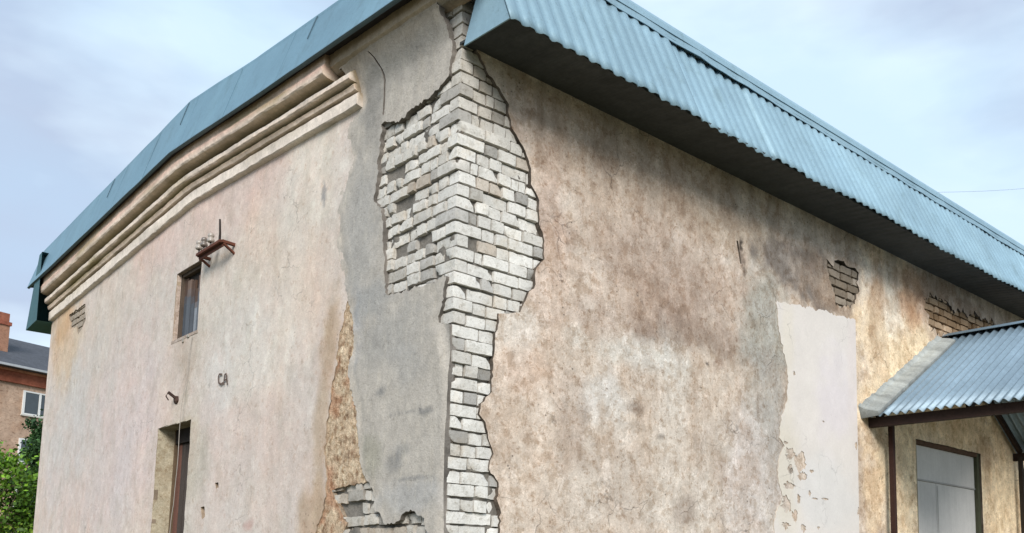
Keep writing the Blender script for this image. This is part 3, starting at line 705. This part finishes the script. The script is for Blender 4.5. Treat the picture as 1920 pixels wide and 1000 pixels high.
for (a, b, c_, d) in ((4.925, 4.975, 4.236, 5.09), (5.655, 5.705, 4.236, 5.09), (4.976, 5.654, 5.05, 5.09)):
    fr.box((.035, a, c_), (.11, b, d), lin((84, 72, 62)))
fr.build('frame', M_wood, win)
# --- narrow tall door of the gable wall
dd = MB(); nb = 7
for i in range(nb):
    a = 4.96+(5.94-4.96)*i/nb; b = 4.96+(5.94-4.96)*(i+1)/nb-.006
    c = lin(np.array((76, 68, 64) if i % 3 else (98, 66, 56))+rr.normal(0, 8)); e = rr.uniform(0, .006)
    dd.box((.225+e, a, .1), (.262+e, b, 3.0), c)
dd.box((.212, 4.96, 1.1), (.222, 5.94, 1.25), lin((80, 60, 52)))
door = dd.build('door', M_wood, bld); tag(door, 'tall narrow plank door, weathered grey and red brown')
fr = MB(); fr.box((.19, 4.92, .1), (.29, 4.958, 3.19), lin((60, 50, 44))); fr.box((.19, 5.942, .1), (.29, 5.98, 3.19), lin((96, 80, 62))); fr.box((.19, 4.959, 3.01), (.29, 5.941, 3.19), lin((36, 30, 28)))
fr.build('frame', M_wood, door)
hd = MB(); hd.box((.19, 5.02, 1.36), (.212, 5.05, 1.50), lin((40, 34, 30))); hd.bar((.18, 5.035, 1.43), (.15, 5.035, 1.43), .02, .02, lin((40, 34, 30))); hd.bar((.155, 5.035, 1.43), (.155, 5.16, 1.42), .018, .018, lin((40, 34, 30)))
hd.build('handle', M_rust, door)
# plastered reveals of the openings on the gable
rv = MB()
def reveal(mb, y0, y1, z0, z1, c, dep, sill=True):
    n = 24
    for (ya, yb) in ((y0, y0-.03), (y1, y1+.03)):
        mb.box((-.018, min(ya, yb)+.0, z0), (dep, max(ya, yb), z1), lin(c))
    mb.box((-.016, y0-.03, z1), (dep, y1+.03, z1+.03), lin(np.array(c)*.8))
    if sill: mb.box((-.03, y0-.03, z0-.035), (dep, y1+.03, z0), lin(np.array(c)*.9))
reveal(rv, 4.935, 5.695, 4.24, 5.09, (186, 170, 158), .03); rv.build('reveal', M_plaster, bld)
rv = MB(); reveal(rv, 4.925, 5.975, .12, 3.185, (176, 166, 144), .21, False); rv.build('reveal', M_plaster, bld)
# --- rough broken sill under the window
sb = MB()
for i in range(9):
    y = 4.98+.08*i; rough_box(sb, (-.02-rr.uniform(0, .03), y, 4.17+rr.uniform(-.02, .02)), (.10, y+rr.uniform(.05, .09), 4.235), 8000+i, lin(np.array((150, 146, 138))+rr.normal(0, 16)), rnd=.015, am=.008)
sb.build('sill', M_brick, bld, True)

# --- wide double door of the long wall
dm = lin((200, 198, 196))
d1 = MB(); d1.box((7.33, .045, 2.83), (9.12, .075, 3.268), dm*1.02); d1.box((7.33, .035, 2.815), (9.12, .05, 2.835), dm*.62)
ddr = d1.build('door', M_door, bld); tag(ddr, 'wide grey sheet double door with a plain panel above its leaves')
for a, b, cc in ((7.33, 7.945, .96), (7.96, 9.12, 1.03)):
    lf = MB(); lf.box((a, .05, .15), (b, .08, 2.812), dm*cc); lf.bar((a+.03, .046, .2), (a+.03, .046, 2.78), .02, .012, dm*.9, up=(0, 1, 0)); lf.build('leaf', M_door, ddr)
fr = MB(); fr.box((7.26, -.004, .12), (7.328, .12, 3.32), lin((150, 136, 112))); fr.box((9.122, .0, .12), (9.19, .12, 3.32), lin((70, 72, 56))); fr.box((7.329, -.002, 3.27), (9.121, .12, 3.32), lin((86, 64, 50)))
fr.build('frame', M_wood, ddr)

# --- gabled porch roof over the double door
cx0, cxr, cx1, cz0, czr, cdep = 6.08, 8.27, 10.42, 3.50, 4.83, 2.3
def corr_slope(name, xa, za, xb, zb, c, parent):
    mb = MB(); ys = np.arange(-cdep, .02, .0095); nv = 6; V = []; C = []; L = math.hypot(xb-xa, zb-za); nx_, nz_ = -(zb-za)/L, (xb-xa)/L
    if nz_ < 0: nx_, nz_ = -nx_, -nz_
    for y in ys:
        wv = .020*math.sin(2*math.pi*y/.1)
        for j in range(nv):
            t = j/(nv-1); q = .006*float(fbm(y*1.5, t*3, 21, 2))
            V.append((xa+(xb-xa)*t+nx_*(wv+q), y, za+(zb-za)*t+nz_*(wv+q))); C.append(c*(1+.25*float(fbm(y*4, t*2, 24, 3))))
    mb.add(V, [(i*nv+j, (i+1)*nv+j, (i+1)*nv+j+1, i*nv+j+1) for i in range(len(ys)-1) for j in range(nv-1)], C)
    o = mb.build(name, M_zinc, parent, True); sm = o.modifiers.new('thick', 'SOLIDIFY'); sm.thickness = .004; sm.offset = 0; return o
ZN = lin((126, 145, 158))
cano = MB(); RUST = lin((46, 32, 27))
cano.bar((cxr, -.02, czr-.10), (cxr, -cdep, czr-.10), .07, .12, RUST)
canopy = cano.build('canopy', M_rust, bld); tag(canopy, 'gabled porch roof of corrugated zinc over the double door')
corr_slope('roof_sheet', cx0-.10, cz0-.06, cxr+.02, czr, ZN, canopy); corr_slope('roof_sheet', cx1+.10, cz0-.06, cxr+.02, czr+.012, ZN, canopy)
mb = MB(); 
for s_ in (-1, 1):
    xe = cx0 if s_ < 0 else cx1
    mb.add([(cxr, -cdep, czr+.028), (cxr, -.03, czr+.028), (cxr+s_*.16, -.03, czr-.04), (cxr+s_*.16, -cdep, czr-.04)], [(0, 1, 2, 3) if s_ > 0 else (3, 2, 1, 0)], ZN*.9)
o = mb.build('ridge_cap', M_zinc, canopy); sm = o.modifiers.new('thick', 'SOLIDIFY'); sm.thickness = .006
for xe in (cx0, cx1):
    b_ = MB(); b_.bar((xe+.06*(1 if xe < cxr else -1), -.02, cz0-.12), (xe+.06*(1 if xe < cxr else -1), -cdep+.05, cz0-.12), .08, .11, RUST); b_.build('beam', M_rust, canopy)
for y in (-.12, -1.15, -cdep+.12):
    r_ = MB(); r_.bar((cx0+.06, y, cz0-.06), (cxr, y, czr-.09), .05, .07, RUST*.8); r_.bar((cx1-.06, y, cz0-.06), (cxr, y, czr-.09), .05, .07, RUST*.8); r_.build('rafter', M_rust, canopy)
for x in (6.42, cx1-.13):
    p_ = MB(); p_.bar((x, -.14, -.1), (x, -.14, cz0-.12), .055, .055, lin((52, 32, 26)) if x < 8 else lin((40, 34, 28)), up=(0, 1, 0)); p_.build('post', M_rust, canopy)
for y in (-cdep+.15,):
    for x in (6.14, cx1-.06):
        p_ = MB(); p_.bar((x, y, -.1), (x, y, cz0-.18), .075, .075, lin((60, 40, 32)), up=(0, 1, 0)); p_.build('post', M_rust, canopy)
# mortar fillet sealing the zinc against the wall
ft = MB(); ts = np.linspace(0, 1, 160); V = []; C = []
for t in ts:
    x = cx0-.16+(cxr-.10-cx0)*t; z = cz0-.07+(czr-.10-cz0)*t; h = .12+.025*float(fbm(t*40, 3, 51, 4)); d = .23+.012*float(fbm(t*20, 8, 52, 4))
    V += [(x-.04, -.02, z+h), (x, -.07, z+h*.7), (x+.02, -d*.7, z+.07), (x+.03, -d, z+.045), (x+.04, -d, z-.0), (x+.02, -.02, z-.02)]
    cc = lin((150, 154, 152))*(1+.35*float(fbm(t*24, 5, 53, 4))); C += [cc*.9, cc*1.1, cc, cc*.9, cc*.6, cc*.6]
nn = 6
ft.add(V, [(i*nn+j, (i+1)*nn+j, (i+1)*nn+j+1, i*nn+j+1) for i in range(len(ts)-1) for j in range(nn-1)]+[tuple(range(nn))[::-1]], C)
ft.build('fillet', M_cement, canopy, False)
# small dark lamp fitting hanging inside the porch
# --- faded letters painted on the gable wall
lt = MB()
def stroke(pts, wpx):
    P = [np.array((-.036, *LW(x, y, .036))) for x, y in pts]
    for a, b in zip(P[:-1], P[1:]): lt.bar(a, b, wpx, .004, lin((96, 80, 72)), up=(1, 0, 0))
stroke([(416,702),(411,702),(409,708),(410,718),(414,721),(418,718)], .02)
stroke([(419,722),(421,703),(424,701),(426,722)], .018); stroke([(420,713),(425,712)], .018)
tag(lt.build('painted_letters', M_paint, bld), 'faded dark letters CA')

# ================================================================== THINGS ON THE BUILDING
# bracket with porcelain insulators above the window
br = empty('insulator_bracket', (0, 4.3, 5.0)); tag(br, 'rusty angle iron bracket carrying small porcelain insulators above the boarded window', 'bracket')
IR = lin((92, 54, 40)); b_ = MB(); ya, yb, bo, zb_ = 4.02, 4.68, .17, 5.04
b_.bar((-bo, ya, zb_), (-bo, yb, zb_), .05, .03, IR); b_.bar((-bo+.02, ya, zb_-.03), (-bo+.02, yb, zb_-.03), .012, .05, IR*.8)
b_.bar((-bo, ya, zb_), (.0, ya, zb_-.01), .04, .03, IR); b_.bar((-bo, yb, zb_), (.0, yb, zb_-.01), .04, .03, IR); b_.bar((-bo*.9, yb, zb_-.02), (.0, yb, zb_-.11), .03, .02, IR)
b_.bar((-bo*.9, ya, zb_-.02), (.0, ya, zb_-.12), .03, .02, IR)
adopt(b_.build('angle_frame', M_rust, None), br)
for i, y in enumerate((4.66, 4.52, 4.33)):
    ins = MB(); z = zb_+.015
    ins.tube([(-bo, y, z), (-bo, y, z+.05)], .010, lin((50, 40, 36)), 8)
    prof = [(.0, .048), (.034, .05), (.042, .065), (.038, .085), (.026, .095), (.026, .108), (.036, .118), (.034, .14), (.022, .155), (.0, .158)]
    n = 14; V = [(-bo+r*math.cos(2*math.pi*k/n), y+r*math.sin(2*math.pi*k/n), z+h) for r, h in prof for k in range(n)]
    ins.add(V, [(a*n+k, a*n+(k+1) % n, (a+1)*n+(k+1) % n, (a+1)*n+k) for a in range(len(prof)-1) for k in range(n)], lin((160, 152, 144)) if i != 1 else lin((112, 104, 98)))
    adopt(ins.build('insulator', M_porc, None, True), br)
pn = MB(); pn.tube([(-bo, 4.08, zb_), (-bo, 4.08, zb_+.10), (-bo-.01, 4.085, zb_+.26)], [.016, .013, .011], lin((44, 38, 36)), 8)
adopt(pn.build('bare_pin', M_rust, None), br)
# rusty stub above the narrow door
p0 = LW(331, 748, .03); st = empty('wall_stub', (0, p0[0], p0[1])); tag(st, 'small rusty iron stub sticking out above the tall narrow door', 'bracket')
s_ = MB(); rough_box(s_, (-.05, p0[0]-.05, p0[1]-.06), (.0, p0[0]+.06, p0[1]+.04), 77, lin((70, 52, 44)), rnd=.02, am=.01)
s_.bar((-.03, p0[0], p0[1]), (-.13, p0[0]+.02, p0[1]+.07), .03, .03, lin((60, 44, 38)))
adopt(s_.build('stub', M_rust, None), st)
hk = MB(); hk.tube([(-.12, p0[0]+.02, p0[1]+.07), (-.15, p0[0]+.02, p0[1]+.02), (-.12, p0[0]+.01, p0[1]-.03)], .008, lin((60, 44, 38)), 6); adopt(hk.build('hook', M_rust, None), st)
# loose wire hanging from the window past the door
wv = MB(); P = []
for i in range(30):
    t = i/29; z = 4.18-2.7*t; y = 5.02+.34*t+.02*math.sin(t*9)+.03*float(fbm(t*6, 1, 9, 3)); P.append((-.035-.03*math.sin(math.pi*min(t*1.4, 1))-.01*float(fbm(t*5, 7, 3, 2)), y, z))
wv.tube(P, .0042, lin((158, 150, 142)), 6); tag(wv.build('loose_wire', M_wire), 'thin pale wire hanging down from the boarded window past the tall door', 'wire')

# ================================================================== AROUND THE BUILDING
# white block wall beyond the porch
aw = empty('block_wall', (10.75, -1.5, 0)); tag(aw, 'white painted block wall standing behind the porch post', 'wall')
mb = MB(); mb.box((10.68, -3.6, -.3), (10.9, -.06, 3.28), lin((120, 118, 112))); adopt(mb.build('core', M_mortar, None), aw)
mb = MB(); k = 0
for r_ in range(16):
    z = .02+r_*.205; y = -3.6-.2*(r_ % 2)
    while y < -.1:
        y2 = min(y+.39, -.07); rough_box(mb, (10.655, max(y, -3.6), z), (10.76, y2, z+.192), 9000+k, lin(np.array((214, 211, 204))+rr.normal(0, 5)), cs=.1); k += 1; y += .402
adopt(mb.build('blocks', M_brick, None, True), aw)
# ground
g = MB(); n = 60; gx = np.linspace(-1, 1, n); X = np.sign(gx)*np.abs(gx)**2.2*900
V = []; C = []
for x in X:
    for y in X:
        d = min(abs(x), 60); k = float(fbm(x*.35, y*.35, 5, 3)); V.append((x, y, -.02+.03*k*(1 if d < 60 else 0))); gr = .5+.5*float(fbm(x*.2+9, y*.2, 8, 4)); C.append(lin((88, 92, 58))*gr+lin((112, 102, 88))*(1-gr))
g.add(V, [(i*n+j, (i+1)*n+j, (i+1)*n+j+1, i*n+j+1) for i in range(n-1) for j in range(n-1)], C)
tag(g.build('ground', M_ground), 'trodden earth and thin grass around the building', None, None, 'structure')

# brick apartment house far behind the gable
HA = math.radians(19); ud = np.array([math.cos(HA), math.sin(HA), 0]); nd = np.array([math.sin(HA), -math.cos(HA), 0])
h0 = CAM+ray(40, 688)*50.0; HZ = h0[2]
hs = empty('brick_house', (h0[0], h0[1], 0), HA); tag(hs, 'distant brick apartment house with a dark roof, seen left of the gable', 'building')
def hp(a, d, z): return (a, d, z)                      # local frame: a along the front, d inward
def child(mb, name, m, parent, smooth=False):
    o = mb.build(name, m, parent, smooth); return o
mb = MB(); cw_ = [(-14, 16)]
wcols = [-11.55+4.1*i for i in range(7)]
WR = [HZ-1.95, HZ-4.6, HZ-7.25, HZ-9.9]
mb.box((-14, .12, -.3), (16, 11, HZ-.6), lin((176, 150, 130)))
hw = child(mb, 'wall', M_hbrick, hs)
mb = MB(); mb.bar((-1.5, .02, 0), (-1.5, .02, HZ-.3), .11, .11, lin((120, 112, 104)), up=(0, 1, 0)); child(mb, 'downpipe', M_zinc, hs)
mb = MB(); mb.box((-14.1, -.05, HZ-.95), (16.1, .125, HZ-.35), lin((140, 82, 62))); mb.box((-14.15, -.16, HZ-.35), (16.15, .125, HZ-.16), lin((176, 120, 92))); child(mb, 'cornice', M_hbrick, hs)
mb = MB(); OV = .55
mb.add([(-14.6, -OV, HZ-.12), (16.6, -OV, HZ-.12), (16.6, 5.5, HZ+2.75), (-14.6, 5.5, HZ+2.75), (16.6, 11.6, HZ-.12), (-14.6, 11.6, HZ-.12), (-14.6, -OV, HZ-.22), (16.6, -OV, HZ-.22)],
       [(0, 1, 2, 3), (3, 2, 4, 5), (6, 7, 1, 0), (0, 3, 5), (1, 4, 2), (6, 5, 4, 7)], lin((72, 74, 80)))
hr = child(mb, 'roof', M_hroof, hs)
mb = MB(); mb.bar((-14.6, -OV-.06, HZ-.14), (16.6, -OV-.06, HZ-.14), .13, .12, lin((176, 178, 180))); child(mb, 'gutter', M_zinc, hr)
for a in (-.1, 8.2):
    mb = MB(); mb.box((a-.5, 2.0, HZ+.4), (a+.42, 2.9, HZ+2.6), lin((158, 118, 96))); mb.box((a-.57, 1.93, HZ+2.6), (a+.49, 2.97, HZ+2.8), lin((140, 82, 64))); mb.box((a-.47, 2.05, HZ+2.8), (a+.39, 2.85, HZ+3.3), lin((150, 94, 74)))
    child(mb, 'chimney', M_hbrick, hr)
for z in WR:
    for c_ in wcols:
        a = c_+.35
        mb = MB(); mb.box((a-.85, .02, z-.7), (a+.85, .119, z-.62), lin((190, 186, 178))); wn = child(mb, 'window', M_frame, hs)
        mb = MB()
        for q in ((a-.8, a-.68), (a+.12, a+.24), (a+.68, a+.8)): mb.box((q[0], .03, z-.62), (q[1], .115, z+.70), lin((216, 216, 214)))
        for q in ((z-.62, z-.54), (z+.62, z+.70)):
            mb.box((a-.679, .034, q[0]), (a+.119, .114, q[1]), lin((216, 216, 214))); mb.box((a+.241, .034, q[0]), (a+.679, .114, q[1]), lin((216, 216, 214)))
        child(mb, 'frame', M_frame, wn)
        mb = MB(); mb.box((a-.69, .07, z-.56), (a+.69, .10, z+.63)); child(mb, 'pane', M_glass, wn)

# trees beside the far end of the building
def tree(name, label, base, crown_c, crown_r, nclump, nleaf, leaf, cols_, seed):
    r = np.random.default_rng(seed); root = empty(name, base); tag(root, label, 'tree')
    tk = MB(); bx, by, bz = base; cc = np.array(crown_c)
    top = cc+np.array((0, 0, crown_r[2]*.55)); pts = [np.array((bx, by, bz-.1))+(top-np.array((bx, by, bz)))*t+np.array((math.sin(t*5)*.06, math.cos(t*4)*.06, 0)) for t in np.linspace(0, 1, 9)]
    R0 = .035*(top[2]-bz)*.6; tk.tube(pts, [R0*(1-.85*t) for t in np.linspace(0, 1, 9)], lin((92, 78, 64)), 9)
    cl_ = []
    for i in range(nclump):
        while True:
            d = r.uniform(-1, 1, 3)
            if .25 < np.linalg.norm(d) < 1: break
        d *= (1+.22*r.normal()); p = cc+d*np.array(crown_r); cl_.append(p)
        a = pts[3+int(r.integers(0, 5))]; m = (a+p)/2+np.array((0, 0, .12*crown_r[2]))
        if i % 2 == 0: tk.tube([a, m, p], [R0*.30, R0*.18, R0*.05], lin((88, 76, 62)), 5, cap=False)
    adopt(tk.build('trunk', M_bark, None, True), root)
    lf = MB(); V = []; Fs = []; C = []
    for p in cl_:
        sz = crown_r[0]*r.uniform(.20, .36); tint = cols_[int(r.integers(0, len(cols_)))]
        for k in range(nleaf):
            q = p+r.normal(0, .5, 3)*sz; dn = r.normal(0, 1, 3); dn[2] = abs(dn[2])*.9+.2; dn /= np.linalg.norm(dn)
            t = np.cross(dn, r.normal(0, 1, 3)); t /= np.linalg.norm(t); u = np.cross(dn, t); L = leaf*r.uniform(.6, 1.3); W2 = L*.36
            b = len(V); V += [q-t*L*.5, q+u*W2-t*.05*L, q+t*L*.5, q-u*W2-t*.05*L]; Fs.append((b, b+1, b+2, b+3)); c = lin(np.clip(np.array(tint)*r.uniform(.75, 1.25), 0, 255)); C += [c]*4
    lf.add(V, Fs, np.array(C)); adopt(lf.build('crown', M_leaf, None), root); return root
t1 = CAM+ray(22, 935)*20.0
tree('leafy_tree', 'bright green leafy tree low at the left edge beside the gable wall', (t1[0]-.3, t1[1], 0), (t1[0]-.35, t1[1], t1[2]-.55), (1.5, 1.4, 1.75), 95, 190, .10,
     [(100, 136, 36), (118, 154, 44), (82, 116, 32), (138, 166, 58), (58, 88, 26), (72, 104, 32)], 5)
t2 = CAM+ray(76, 842)*34.0
tree('dark_tree', 'dark green tree growing close in front of the distant brick house', (t2[0], t2[1], 0), (t2[0]+.25, t2[1], t2[2]-.5), (1.05, 1.0, 1.9), 60, 160, .13,
     [(52, 82, 40), (64, 96, 44), (42, 70, 36)], 9)
# thin cable across the sky
a = CAM+ray(1745, 361)*40; b = CAM+ray(2050, 338)*42
cb = MB(); P = [a+(b-a)*t+np.array((0, 0, -.15*math.sin(math.pi*t))) for t in np.linspace(-1.2, 1.5, 40)]
cb.tube(P, .009, lin((150, 165, 185)), 5); tag(cb.build('overhead_cable', M_wire), 'thin pale cable crossing the sky above the long eaves', 'cable')
